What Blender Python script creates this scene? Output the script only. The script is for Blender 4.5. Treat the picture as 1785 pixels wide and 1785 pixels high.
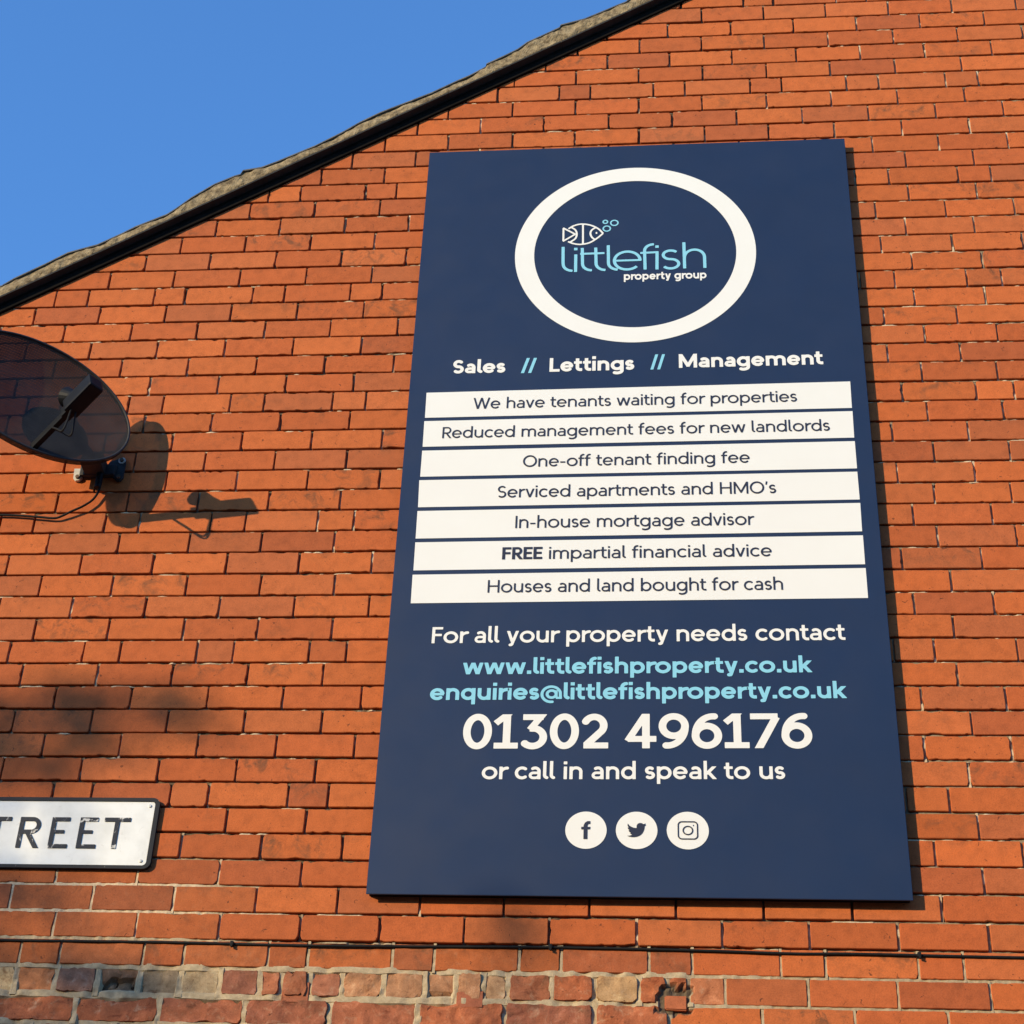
import bpy, bmesh, math, random
import numpy as np
from mathutils import Vector, Matrix

random.seed(7); rng = np.random.default_rng(7)
for o in list(bpy.data.objects): bpy.data.objects.remove(o)
scene = bpy.context.scene
Z0 = 3.8                      # height of the cable course above the pavement
SUN = np.array([1.03, 1.0, -0.38]); SUN = SUN/np.linalg.norm(SUN)   # direction the sunlight travels

# ---------------------------------------------------------------- camera, sky, sun, exposure
cd = bpy.data.cameras.new('camera'); cam = bpy.data.objects.new('camera', cd); scene.collection.objects.link(cam)
Rt = Vector((0.99322219, 0.09935607, 0.06031624)); Dn = Vector((-0.00872185, 0.58118005, -0.81372826)); Fw = Vector((-0.11590344, 0.8076869, 0.57810749))
cam.matrix_world = Matrix(((Rt.x, -Dn.x, -Fw.x, 2.0118), (Rt.y, -Dn.y, -Fw.y, -4.9368), (Rt.z, -Dn.z, -Fw.z, -2.1641+Z0), (0, 0, 0, 1)))
cd.sensor_width = 36; cd.lens = 3352.4156/1785*36; cd.shift_x = 132.4155/1785; cd.shift_y = 48.6937/1785
cd.clip_start = 0.05; cd.clip_end = 3000
scene.camera = cam

SUN_EL = math.asin(-SUN[2]); SUN_AZ = math.atan2(-SUN[0], -SUN[1])
world = bpy.data.worlds.new("World"); scene.world = world; world.use_nodes = True
wn = world.node_tree; sky = wn.nodes.new('ShaderNodeTexSky'); sky.sky_type = 'NISHITA'; sky.sun_disc = False
sky.sun_elevation = SUN_EL; sky.sun_rotation = SUN_AZ; sky.air_density = 1.2; sky.dust_density = 0.0; sky.ozone_density = 7.5
bg = wn.nodes['Background']; wn.links.new(sky.outputs[0], bg.inputs[0]); bg.inputs[1].default_value = 0.15
sl = bpy.data.lights.new('sun', 'SUN'); sl.energy = 2.2; sl.angle = math.radians(0.5); sl.color = (1.0, 0.81, 0.50)
so = bpy.data.objects.new('sun', sl); scene.collection.objects.link(so); so.location = (-8, -8, 12)
so.rotation_euler = Vector(SUN).to_track_quat('-Z', 'Y').to_euler()
vs = scene.view_settings; vs.view_transform = 'Standard'; vs.look = 'None'; vs.gamma = 1; vs.use_curve_mapping = False; vs.exposure = 1.31

# ---------------------------------------------------------------- helpers
def tag(o, label=None, cat=None, group=None, kind=None):
    for k, v in (('label', label), ('category', cat), ('group', group), ('kind', kind)):
        if v: o[k] = v
    return o
def thing(name, loc, label, cat, group=None):
    o = bpy.data.objects.new(name, None); scene.collection.objects.link(o); o.location = loc; o.empty_display_size = .1
    return tag(o, label, cat, group)
def world_loc(o):
    v = Vector((0, 0, 0))
    while o: v += o.location; o = o.parent
    return v
def obj(name, V, F, mats, parent=None, fm=None, cols=None, smooth=False, local=False):
    """one mesh object; V in wall coordinates (x along the wall, y out of it is negative, z from the cable course)"""
    V = np.asarray(V, dtype=float).reshape(-1, 3)
    off = np.array([0, 0, 0 if local else Z0])
    if parent: off = off-np.array(world_loc(parent))
    me = bpy.data.meshes.new(name); me.from_pydata((V+off).tolist(), [], F)
    for m in (mats if isinstance(mats, (list, tuple)) else [mats]): me.materials.append(m)
    if fm is not None: me.polygons.foreach_set('material_index', np.asarray(fm, dtype=np.int32))
    for k, a in (cols or {}).items():
        at = me.attributes.new(k, 'FLOAT_COLOR', 'POINT'); at.data.foreach_set('color', np.asarray(a, dtype=np.float32).ravel())
    me.polygons.foreach_set('use_smooth', np.full(len(me.polygons), smooth)); me.update()
    o = bpy.data.objects.new(name, me); scene.collection.objects.link(o)
    if parent: o.parent = parent
    return o
class MB:
    """collects simple shapes into one vertex and face list"""
    def __init__(s): s.V = []; s.F = []
    def add(s, V, F):
        b = len(s.V); s.V += [tuple(v) for v in V]; s.F += [tuple(b+i for i in f) for f in F]; return s
    def box(s, c, size, axes=None, bev=0.0):
        A = axes or [Vector((1, 0, 0)), Vector((0, 1, 0)), Vector((0, 0, 1))]; c = Vector(c)
        bm = bmesh.new(); bmesh.ops.create_cube(bm, size=1)
        for v in bm.verts: v.co = Vector((v.co.x*size[0], v.co.y*size[1], v.co.z*size[2]))
        if bev: bmesh.ops.bevel(bm, geom=bm.edges[:], offset=bev, segments=2, affect='EDGES', profile=.6)
        bm.verts.index_update()
        s.add([c+A[0]*v.co.x+A[1]*v.co.y+A[2]*v.co.z for v in bm.verts], [[v.index for v in f.verts] for f in bm.faces]); bm.free(); return s
    def tube(s, pts, r, n=10, cap=True):
        P = [Vector(p) for p in pts]; R = r if isinstance(r, (list, tuple)) else [r]*len(P); rings = []; up = None
        for i, p in enumerate(P):
            d = (P[min(i+1, len(P)-1)]-P[max(i-1, 0)]).normalized()
            if up is None: up = Vector((0, 0, 1)) if abs(d.z) < .9 else Vector((1, 0, 0))
            a = d.cross(up).normalized(); up = a.cross(d).normalized()
            rings.append([p+R[i]*(a*math.cos(2*math.pi*k/n)+up*math.sin(2*math.pi*k/n)) for k in range(n)])
        V = [v for q in rings for v in q]; F = []
        for i in range(len(P)-1):
            for k in range(n): F.append((i*n+k, i*n+(k+1) % n, (i+1)*n+(k+1) % n, (i+1)*n+k))
        if cap: F.append(tuple(range(n-1, -1, -1))); F.append(tuple((len(P)-1)*n+k for k in range(n)))
        return s.add(V, F)
    def prism(s, poly, y0, y1):
        """an outline in the wall plane given thickness from y0 (front) to y1"""
        n = len(poly); V = [(x, y0, z) for x, z in poly]+[(x, y1, z) for x, z in poly]
        ar = sum(poly[i][0]*poly[(i+1) % n][1]-poly[(i+1) % n][0]*poly[i][1] for i in range(n))
        F = [tuple(range(n)), tuple(range(2*n-1, n-1, -1))]+[(i, i+n, (i+1) % n+n, (i+1) % n) for i in range(n)]
        if ar < 0: F = [tuple(reversed(f)) for f in F]
        return s.add(V, F)
    def build(s, name, mat, parent=None, smooth=False, local=False): return obj(name, s.V, s.F, mat, parent, smooth=smooth, local=local)
def spline(pts, n=8):
    P = [Vector(p) for p in pts]; P = [2*P[0]-P[1]]+P+[2*P[-1]-P[-2]]; out = []
    for i in range(1, len(P)-2):
        for k in range(n):
            t = k/n; a, b, c, d = P[i-1], P[i], P[i+1], P[i+2]
            out.append(.5*((2*b)+(c-a)*t+(2*a-5*b+4*c-d)*t*t+(3*b-a-3*c+d)*t**3))
    return out+[P[-2]]
def _h(i, j, s): 
    v = np.sin(i*127.1+j*311.7+s*74.7)*43758.5453; return v-np.floor(v)
def noise(x, y, s=0):
    """smooth value noise 0..1"""
    x = np.asarray(x, float); y = np.asarray(y, float); i = np.floor(x); j = np.floor(y); u = x-i; v = y-j
    u = u*u*(3-2*u); v = v*v*(3-2*v)
    return (_h(i, j, s)*(1-u)+_h(i+1, j, s)*u)*(1-v)+(_h(i, j+1, s)*(1-u)+_h(i+1, j+1, s)*u)*v

# ---------------------------------------------------------------- materials
def mat(name, col, rough=.6, metal=0, spec=.5):
    m = bpy.data.materials.new(name); m.use_nodes = True; p = m.node_tree.nodes['Principled BSDF']
    p.inputs['Base Color'].default_value = (*col, 1); p.inputs['Roughness'].default_value = rough; p.inputs['Metallic'].default_value = metal
    p.inputs['Specular IOR Level'].default_value = spec
    return m
class NT:
    def __init__(s, m): s.m = m; s.t = m.node_tree; s.p = s.t.nodes['Principled BSDF']
    def n(s, typ, **kw):
        x = s.t.nodes.new(typ)
        for k, v in kw.items(): setattr(x, k, v)
        return x
    def l(s, a, b): s.t.links.new(a, b)
    def noise(s, scale, detail=3, rough=.6, vec=None, dist=0):
        x = s.n('ShaderNodeTexNoise'); x.inputs['Scale'].default_value = scale; x.inputs['Detail'].default_value = detail; x.inputs['Roughness'].default_value = rough; x.inputs['Distortion'].default_value = dist
        s.l(vec or s.co(), x.inputs['Vector']); return x.outputs['Fac']
    def co(s):
        if not hasattr(s, '_c'): s._c = s.n('ShaderNodeTexCoord').outputs['Object']
        return s._c
    def ramp(s, fac, stops):
        r = s.n('ShaderNodeValToRGB'); e = r.color_ramp.elements
        while len(e) < len(stops): e.new(.5)
        for q, (p_, c) in zip(e, stops): q.position = p_; q.color = (*c, 1) if isinstance(c, tuple) else (c, c, c, 1)
        s.l(fac, r.inputs[0]); return r.outputs[0]
    def mix(s, f, a, b, mode='MIX'):
        x = s.n('ShaderNodeMix', data_type='RGBA', blend_type=mode)
        for v, i in ((f, 0), (a, 6), (b, 7)):
            if isinstance(v, (int, float)): x.inputs[i].default_value = v
            elif isinstance(v, tuple): x.inputs[i].default_value = (*v, 1)
            else: s.l(v, x.inputs[i])
        return x.outputs[2]
    def math(s, op, a, b=0.0, clamp=False):
        x = s.n('ShaderNodeMath', operation=op); x.use_clamp = clamp
        for v, i in ((a, 0), (b, 1)):
            if isinstance(v, (int, float)): x.inputs[i].default_value = v
            else: s.l(v, x.inputs[i])
        return x.outputs[0]
    def bump(s, h, strength=.3, dist=.002):
        b = s.n('ShaderNodeBump'); b.inputs['Strength'].default_value = strength; b.inputs['Distance'].default_value = dist
        s.l(h, b.inputs['Height']); s.l(b.outputs[0], s.p.inputs['Normal'])
    def base(s, c): s.l(c, s.p.inputs['Base Color'])
    def attr(s, name): return s.n('ShaderNodeAttribute', attribute_name=name)

def brick_material():
    m = mat('fired_brick', (.4, .12, .05), .88, spec=.25); k = NT(m)
    tone = k.attr('tone').outputs['Color']; d = k.attr('face'); sp = k.n('ShaderNodeSeparateColor'); k.l(d.outputs['Color'], sp.inputs[0])
    dirt = d.outputs['Alpha']
    mott = k.ramp(k.noise(26, 5, .65), [(.25, .76), (.5, .98), (.8, 1.12)])
    c = k.mix(1.0, tone, mott, 'MULTIPLY')
    fine = k.ramp(k.noise(300, 3, .75), [(.25, .70), (.52, 1.0), (.82, 1.18)])
    c = k.mix(1.0, c, fine, 'MULTIPLY')
    # sooty patches clinging to the upper edge and a few faces
    top = k.ramp(sp.outputs[1], [(.35, 0.0), (.78, .5), (1.0, 1.0)])
    pat = k.ramp(k.noise(17, 4, .7, dist=.6), [(.50, 0.0), (.68, 1.0)])
    s1 = k.math('MULTIPLY', k.math('ADD', top, k.math('MULTIPLY', dirt, .8), True), pat)
    s1 = k.math('MULTIPLY', s1, k.math('ADD', k.math('MULTIPLY', dirt, 1.1), .34), True)
    c = k.mix(k.math('MULTIPLY', s1, .68, True), c, (.085, .050, .026))
    # pits and scratches
    pit = k.ramp(k.noise(75, 2, .5, dist=1.2), [(.0, 1.0), (.265, 1.0), (.30, 0.0)])
    c = k.mix(k.math('MULTIPLY', pit, .75), c, (.07, .025, .012))
    # lime bloom on the old courses
    lime = k.ramp(k.noise(34, 4, .7, dist=.5), [(.56, 0.0), (.75, .55)])
    c = k.mix(k.math('MULTIPLY', lime, sp.outputs[2]), c, (.50, .33, .20))
    oldm = k.ramp(k.noise(19, 5, .7, dist=.7), [(.30, (.34, .22, .16)), (.44, (.85, .85, .85)), (.56, (1.0, 1.0, 1.0)), (.70, (1.42, 1.75, 2.0))])
    c = k.mix(k.math('MULTIPLY', sp.outputs[2], 1.0, True), c, k.mix(1.0, c, oldm, 'MULTIPLY'))
    k.base(c)
    h = k.math('ADD', k.noise(160, 4, .7), k.math('MULTIPLY', pit, -.8))
    k.bump(h, .35, .0012)
    return m
def mortar_material():
    m = mat('lime_mortar', (.5, .4, .28), .95, spec=.1); k = NT(m)
    tone = k.attr('tone').outputs['Color']
    c = k.mix(1.0, tone, k.ramp(k.noise(60, 5, .7), [(.25, .62), (.6, 1.05), (.85, 1.2)]), 'MULTIPLY')
    k.base(c); k.bump(k.noise(220, 4, .7), .6, .0016); return m
def mottled(name, c1, c2, scale, rough=.7, bump=.0, metal=0, bscale=None, spec=.5, lo=.35, hi=.7):
    m = mat(name, c1, rough, metal, spec); k = NT(m)
    k.base(k.ramp(k.noise(scale, 5, .65), [(lo, c1), (hi, c2)]))
    if bump: k.bump(k.noise(bscale or scale*4, 4, .65), .6, bump)
    return m
M_brick = brick_material(); M_mortar = mortar_material()
M_verge = mottled('cement_fillet', (.105, .075, .042), (.34, .255, .142), 42, .95, .009, bscale=60, spec=.1, lo=.34, hi=.64)
M_under = mottled('undercloak_slate', (.014, .012, .010), (.030, .026, .022), 20, .9, .001)
M_shade = mottled('shade_black', (.004, .0035, .003), (.009, .007, .006), 20, .9, .001, spec=.1)  # black that stands in for shade under the verge and behind the board
M_tile = mottled('weathered_tile', (.06, .062, .068), (.15, .14, .12), 25, .85, .004)
def panel_material():
    m = mat('navy_panel', (.020, .038, .095), .42, spec=.45); k = NT(m)
    k.base(k.ramp(k.noise(3.5, 4, .6), [(.3, (.0088, .0178, .046)), (.7, (.0108, .0206, .0515))]))
    r = k.ramp(k.noise(9, 5, .6), [(.3, .40), (.75, .48)]); k.l(r, k.p.inputs['Roughness']); return m
M_navy = panel_material()
def vinyl(name, c, c2):
    m = mat(name, c, .5, spec=.35); k = NT(m); k.base(k.ramp(k.noise(5, 5, .65), [(.35, c), (.75, c2)])); return m
M_white = vinyl('white_vinyl', (.765, .745, .672), (.745, .72, .645))
M_cyan = vinyl('pale_cyan_vinyl', (.24, .56, .66), (.225, .535, .63))
M_ink = vinyl('navy_ink', (.019, .021, .038), (.022, .025, .043))
def enamel():
    m = mat('chalky_white_enamel', (.62, .63, .62), .42); k = NT(m)
    c = k.ramp(k.noise(9, 5, .6), [(.3, (.62, .615, .56)), (.6, (.76, .75, .69))])
    c = k.mix(k.ramp(k.noise(40, 5, .75, dist=.8), [(.60, 0.0), (.78, .45)]), c, (.40, .36, .30)); k.base(c); return m
M_enamel = enamel()
def worn_black():
    m = mat('worn_black_paint', (.012, .0125, .015), .45, spec=.3); k = NT(m)
    w = k.ramp(k.noise(24, 5, .7, dist=.7), [(.57, 0.0), (.62, 1.0)])
    k.base(k.mix(w, (.012, .0125, .015), (.55, .53, .48))); k.bump(k.noise(90, 4, .7), .5, .001); return m
M_wornblack = worn_black()
def black_paint():
    m = mat('black_paint', (.012, .0125, .015), .6, spec=.25); k = NT(m)
    w = k.ramp(k.noise(33, 5, .75, dist=.9), [(.66, 0.0), (.72, 1.0)])
    k.base(k.mix(w, (.011, .0115, .014), (.42, .40, .36))); return m
M_black = black_paint()
M_plastic = mottled('black_plastic', (.006, .0065, .008), (.010, .011, .013), 40, .55, spec=.12)
M_cable = mottled('black_cable', (.006, .0055, .005), (.012, .011, .010), 60, .7, spec=.2)
M_steel = mottled('painted_steel', (.024, .024, .026), (.042, .041, .042), 50, .55, spec=.25)
M_backing = mottled('black_backing_steel', (.006, .007, .009), (.011, .012, .014), 30, .6, spec=.2)
M_galv = mottled('galvanised_steel', (.52, .49, .42), (.66, .62, .54), 60, .4, metal=.35)
M_rust = mottled('rusty_bolt', (.06, .035, .02), (.14, .08, .045), 120, .7)
def mesh_dish():
    m = mat('perforated_black_steel', (.028, .027, .027), .6, spec=.15); k = NT(m)
    k.base(k.ramp(k.noise(7, 3, .6), [(.35, (.017, .0155, .015)), (.7, (.034, .031, .028))]))
    uv = k.attr('holes'); s_ = k.n('ShaderNodeSeparateColor'); k.l(uv.outputs['Color'], s_.inputs[0])
    f = 2*math.pi/.0068
    a = k.math('SINE', k.math('MULTIPLY', s_.outputs[0], f)); b = k.math('SINE', k.math('MULTIPLY', s_.outputs[1], f))
    hole = k.math('GREATER_THAN', k.math('MULTIPLY', a, b), .62)
    hole = k.math('MULTIPLY', hole, .34)
    tr = k.n('ShaderNodeBsdfTransparent'); mx = k.n('ShaderNodeMixShader'); out = k.t.nodes['Material Output']
    k.l(hole, mx.inputs[0]); k.l(k.p.outputs[0], mx.inputs[1]); k.l(tr.outputs[0], mx.inputs[2]); k.l(mx.outputs[0], out.inputs[0]); return m
M_mesh = mesh_dish()
M_opposite = mottled('dull_red_brick', (.22, .08, .045), (.28, .10, .055), 5, .9)
M_pane = mat('window_glass', (.02, .025, .03), .08)
M_ground = mottled('grass_and_dirt', (.05, .07, .03), (.10, .09, .05), .4, .95)
M_paving = mottled('concrete_paving', (.16, .15, .14), (.22, .21, .19), 3, .9, .002)
M_asphalt = mottled('asphalt', (.045, .045, .047), (.07, .068, .066), 6, .9, .003)
M_kerb = mottled('kerb_stone', (.28, .27, .25), (.36, .34, .31), 8, .9)
M_bark = mottled('bark', (.06, .045, .03), (.13, .10, .07), 12, .95, .01)
M_leaf = mottled('leaf', (.035, .06, .02), (.08, .10, .03), 3, .7)
# ---------------------------------------------------------------- ground and road
def sheet(name, x0, x1, y0, y1, z, m):
    o = obj(name, [(x0, y0, z), (x1, y0, z), (x1, y1, z), (x0, y1, z)], [(0, 1, 2, 3)], m, local=True); return tag(o, kind='structure')
sheet('ground', -1500, 1500, -1500, 1500, -.12, M_ground)
sheet('road', -300, 300, -9.0, -2.6, -.11, M_asphalt)
kb = MB(); kb.box((0, -1.3, -.06), (600, 2.4, .12), bev=.01); tag(kb.build('pavement', M_paving, local=True), kind='structure')
kb = MB(); kb.box((0, -2.56, -.06), (600, .12, .125), bev=.015); tag(kb.build('kerb', M_kerb, local=True), kind='structure')

# ---------------------------------------------------------------- unseen terraced houses, added across the road to close off the low sky in front of the wall
def terrace(x, y, w):
    t = thing('sky_block_house', (x, y, 0), 'plain two storey terraced house added unseen across the road to block low sky', 'house', 'unseen terraced houses added across the road')
    m = MB(); m.box((x, y-4, 2.6), (w, 8, 5.44)); m.build('wall', M_opposite, t, local=True)
    m = MB(); V = [(x+sx*w/2, yy, zz) for sx in (-1, 1) for yy, zz in ((y+.3, 5.3), (y-4, 7.9), (y-8.3, 5.3))]
    m.add(V, [(0, 1, 2), (5, 4, 3), (0, 3, 4, 1), (1, 4, 5, 2), (0, 2, 5, 3)]); m.build('roof', M_tile, t, local=True)
    for dx, z, hh in ((-w*.25, 3.9, 1.4), (w*.22, 3.9, 1.4), (-w*.22, 1.4, 1.5)):
        m = MB(); m.box((x+dx, y+.02, z), (1.05, .06, hh), bev=.01); f = m.build('window', M_white, t, local=True)
        m = MB(); m.box((x+dx, y+.055, z+.18), (.88, .02, hh*.5)); m.box((x+dx, y+.055, z-hh*.28), (.88, .02, hh*.28)); m.build('pane', M_pane, f, local=True)
    m = MB(); m.box((x+w*.26, y+.02, .95), (.9, .07, 2.1), bev=.01); d = m.build('door', M_navy, t, local=True)
    m = MB(); m.box((x+w*.26+.33, y+.07, 1.0), (.03, .04, .12), bev=.005); m.build('handle', M_galv, d, local=True)
for i in range(7): terrace(-5.0+i*5.02, -13.2, 5.0)
for i in range(4): terrace(-22.5-i*5.02, -13.2, 5.0)

# ---------------------------------------------------------------- the house: one gable wall of brick, mortared verge, tiled roof
XL, XP, XR = -2.3, 3.5, 9.3
def rake(x):                       # underside of the verge along the wall
    x = np.asarray(x, float); return .636*np.where(x > XP, 2*XP-x, x)+2.635
house = thing('brick_house', (XP, 0, 0), 'orange red brick house gable with mortared verge and sagging tiled edge against the sky', 'house')

ROWS = {-3: [0.395, 0.632, 0.871, 1.108, 1.349, 1.584, 1.824, 2.025, 2.27, 2.51, 2.752], -2: [0.21, 0.325, 0.445, 0.565, 0.68, 0.793, 0.904, 0.966, 1.044, 1.134, 1.249, 1.362, 1.449, 1.523, 1.591, 1.71, 1.825, 1.944, 2.02, 2.078, 2.174, 2.393, 2.628, 2.866], -1: [0.209, 0.325, 0.566, 0.681, 0.92, 1.032, 1.268, 1.384, 1.618, 1.733, 1.971, 2.088, 2.324, 2.443, 2.687, 2.805], 0: [0.291, 0.532, 0.77, 1.001, 1.226, 1.462, 1.698, 1.938, 2.17, 2.404, 2.641, 2.879], 1: [0.149, 0.389, 0.628, 0.866, 1.099, 1.335, 1.571, 1.807, 2.045, 2.284, 2.523, 2.762], 2: [0.271, 0.511, 0.749, 0.988, 2.882], 3: [0.151, 0.388, 0.625, 0.861, 1.098, 2.759, 2.995], 4: [0.275, 0.512, 0.749, 0.983, 2.884], 5: [0.212, 0.331, 0.57, 0.685, 0.924, 1.042, 2.812], 6: [0.042, 0.284, 0.521, 0.758, 0.995, 2.875], 7: [0.154, 0.392, 0.629, 0.869, 1.105, 2.759, 3.002], 8: [0.044, 0.288, 0.525, 0.763, 0.999, 2.898], 9: [0.16, 0.399, 0.638, 0.872, 1.111, 2.764, 3.004], 10: [0.039, 0.279, 0.517, 0.752, 0.987, 2.874], 11: [-0.018, 0.222, 0.339, 0.583, 0.698, 0.936, 1.052, 2.815, 3.054], 12: [0.05, 0.288, 0.53, 0.765, 0.999, 2.877], 13: [0.154, 0.395, 0.633, 0.872, 1.108, 2.77, 3.005], 14: [0.037, 0.274, 0.515, 0.755, 0.992, 2.886], 15: [-0.088, 0.156, 0.394, 0.635, 0.87, 1.104, 2.747, 2.985], 16: [0.032, 0.268, 0.502, 0.738, 0.976, 2.861, 3.097], 17: [-0.145, -0.03, 0.21, 0.324, 0.562, 0.678, 0.915, 1.033, 2.794, 3.033], 18: [0.032, 0.272, 0.509, 0.744, 0.981, 2.865, 3.101], 19: [-0.091, 0.149, 0.39, 0.627, 0.865, 1.103, 2.759, 2.997], 20: [0.032, 0.27, 0.51, 0.745, 0.987, 2.878, 3.113], 21: [-0.088, 0.153, 0.387, 0.624, 0.861, 1.099, 2.755, 2.994], 22: [-0.201, 0.037, 0.276, 0.51, 0.745, 0.982, 2.873, 3.111], 23: [0.21, 0.33, 0.564, 0.681, 0.916, 1.03, 2.799, 3.035, 3.155], 24: [-0.204, 0.034, 0.271, 0.512, 0.747, 0.982, 2.869, 3.11], 25: [-0.082, 0.158, 0.394, 0.635, 0.873, 1.113, 2.765, 3.001], 26: [-0.2, 0.034, 0.274, 0.514, 0.755, 0.994, 2.891, 3.127], 27: [-0.076, 0.168, 0.405, 0.646, 0.878, 1.114, 2.766, 3.005], 28: [-0.199, 0.038, 0.28, 0.516, 0.753, 0.989, 2.873, 3.106], 29: [-0.137, -0.016, 0.226, 0.339, 0.584, 0.699, 0.935, 1.047, 2.814, 3.052, 3.168], 30: [0.287, 0.527, 0.768, 1.004, 2.878, 3.114], 31: [0.17, 0.406, 0.648, 0.887, 1.121, 2.781, 3.021, 3.257], 32: [0.29, 0.527, 0.768, 1.0, 2.87, 3.102], 33: [0.409, 0.647, 0.885, 1.119, 2.773, 3.012, 3.247], 34: [0.525, 0.765, 1.007, 2.892, 3.127], 35: [0.706, 0.947, 1.062, 2.83, 3.071, 3.185], 36: [0.775, 1.011, 2.895, 3.133], 37: [0.884, 1.121, 2.785, 3.019, 3.261], 38: [1.239, 1.479, 1.711, 1.947, 2.187, 2.418, 2.655, 2.896, 3.136], 39: [1.118, 1.356, 1.593, 1.833, 2.069, 2.305, 2.544, 2.782, 3.022, 3.262], 40: [1.23, 1.473, 1.71, 1.946, 2.18, 2.417, 2.653, 2.893, 3.133], 41: [1.413, 1.648, 1.764, 2.001, 2.118, 2.359, 2.475, 2.713, 2.831, 3.073, 3.19], 42: [1.474, 1.709, 1.946, 2.185, 2.423, 2.658, 2.897, 3.138], 43: [1.591, 1.827, 2.062, 2.298, 2.537, 2.774, 3.013, 3.256], 44: [1.712, 1.949, 2.184, 2.421, 2.66, 2.903, 3.139, 3.377], 45: [1.823, 2.057, 2.298, 2.535, 2.771, 3.008, 3.245], 46: [1.95, 2.189, 2.424, 2.66, 2.896, 3.134, 3.371], 47: [2.112, 2.35, 2.465, 2.703, 2.818]}
P1, HD = .2375, .1195
def course_joints(k):
    known = sorted(ROWS.get(k, [])); hdr = (k % 6 == 5); joints = []
    if not known: known = [(.04 if k % 2 == 0 else .157)]
    joints = [known[0]]
    for a, b in zip(known, known[1:]):
        g = b-a
        if g > .32:
            if hdr:
                seq = []; tot = 0; last_w = joints[-1]-joints[-2] if len(joints) > 1 else HD
                nxt = HD if last_w > .18 else P1
                while tot+nxt < g+.05:
                    seq.append(nxt); tot += nxt; nxt = HD if nxt > .18 else P1
                s = g/tot if tot else 1
                for q in seq[:-1]: joints.append(joints[-1]+q*s)
            else:
                n = round(g/P1)
                for i in range(1, n): joints.append(a+g*i/n)
        joints.append(b)
    def step(w, odd):
        if k == -2 and odd < 16: return HD
        if hdr: return HD if w > .18 else P1
        return P1
    w = joints[1]-joints[0] if len(joints) > 1 else P1; i = 0
    while joints[0] > XL+.05: w = step(w, 99 if k != -2 else 0); joints.insert(0, joints[0]-w); i += 1
    w = joints[-1]-joints[-2] if len(joints) > 2 else P1
    while joints[-1] < XR: w = step(w, 99); joints.append(joints[-1]+w)
    joints[0] = XL
    return [j for j in joints if j < XR]+[XR]

def oldness(x, k):                  # the patched courses at the bottom left
    if k >= -1: return .25 if (k == -1 and x < 2.1) else 0.
    return 1.0 if x < 2.12 else .12
def flush(x, z):                    # how full the joints are: 0 raked out, 1 flush pointing
    a = np.clip((-.0-z)/.05, 0, 1)
    b = np.clip((.30-z)/.12, 0, 1)*np.clip((.92-x)/.25, 0, 1)
    c = np.clip((x-2.60)/.15, 0, 1)*.35
    return np.maximum(np.maximum(a, b), c)
def broken(X, Z, mortar=False):
    """depth knocked out of the patched courses"""
    d1 = ((X-.512)/.064)**2+((Z+.152)/.032)**2+.6*(noise(X*45, Z*45, 3)-.5)
    Y = 0*X if mortar else np.clip((1.2-d1)*2.5, 0, 1)*(.009+.008*noise(X*70, Z*70, 2))
    d = np.maximum(np.abs(X-2.036)/.044, np.abs(Z+.148)/.038)+.6*(noise(X*48, Z*48, 31)-.5)+.25*(noise(X*130, Z*130, 37)-.5); Y = Y+np.where(d < 1, .0085+.006*noise(X*90, Z*90, 38), 0)
    if not mortar: d = ((X-1.40)/.06)**2+((Z+.165)/.022)**2; Y = Y+np.clip((1.1-d)*2+.8*(noise(X*40, Z*40, 34)-.5), 0, 1)*.010
    return Y
ORANGE = [(.485, .119, .030), (.505, .128, .033), (.460, .109, .029), (.475, .125, .036), (.440, .107, .030), (.420, .112, .036), (.395, .098, .031)]
WGT = [5, 4, 4, 3, 3, 2, 1.4]
OLD2 = {.155: (.56, .38, .19), .267: (.46, .17, .065), .385: (.31, .14, .08), .505: (.24, .12, .06), .62: (.25, .175, .10), .736: (.38, .27, .15), .85: (.28, .10, .055), .935: (.38, .125, .055), 1.09: (.36, .13, .065),
        1.19: (.48, .22, .10), 1.305: (.42, .20, .095), 1.42: (.43, .20, .095), 1.56: (.46, .26, .13), 1.65: (.35, .115, .05), 1.77: (.39, .11, .042), 1.885: (.50, .29, .13), 1.98: (.44, .125, .045), 2.12: (.47, .16, .065)}
MORT, MORT_OLD = (.60, .46, .29), (.45, .345, .21)
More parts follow.
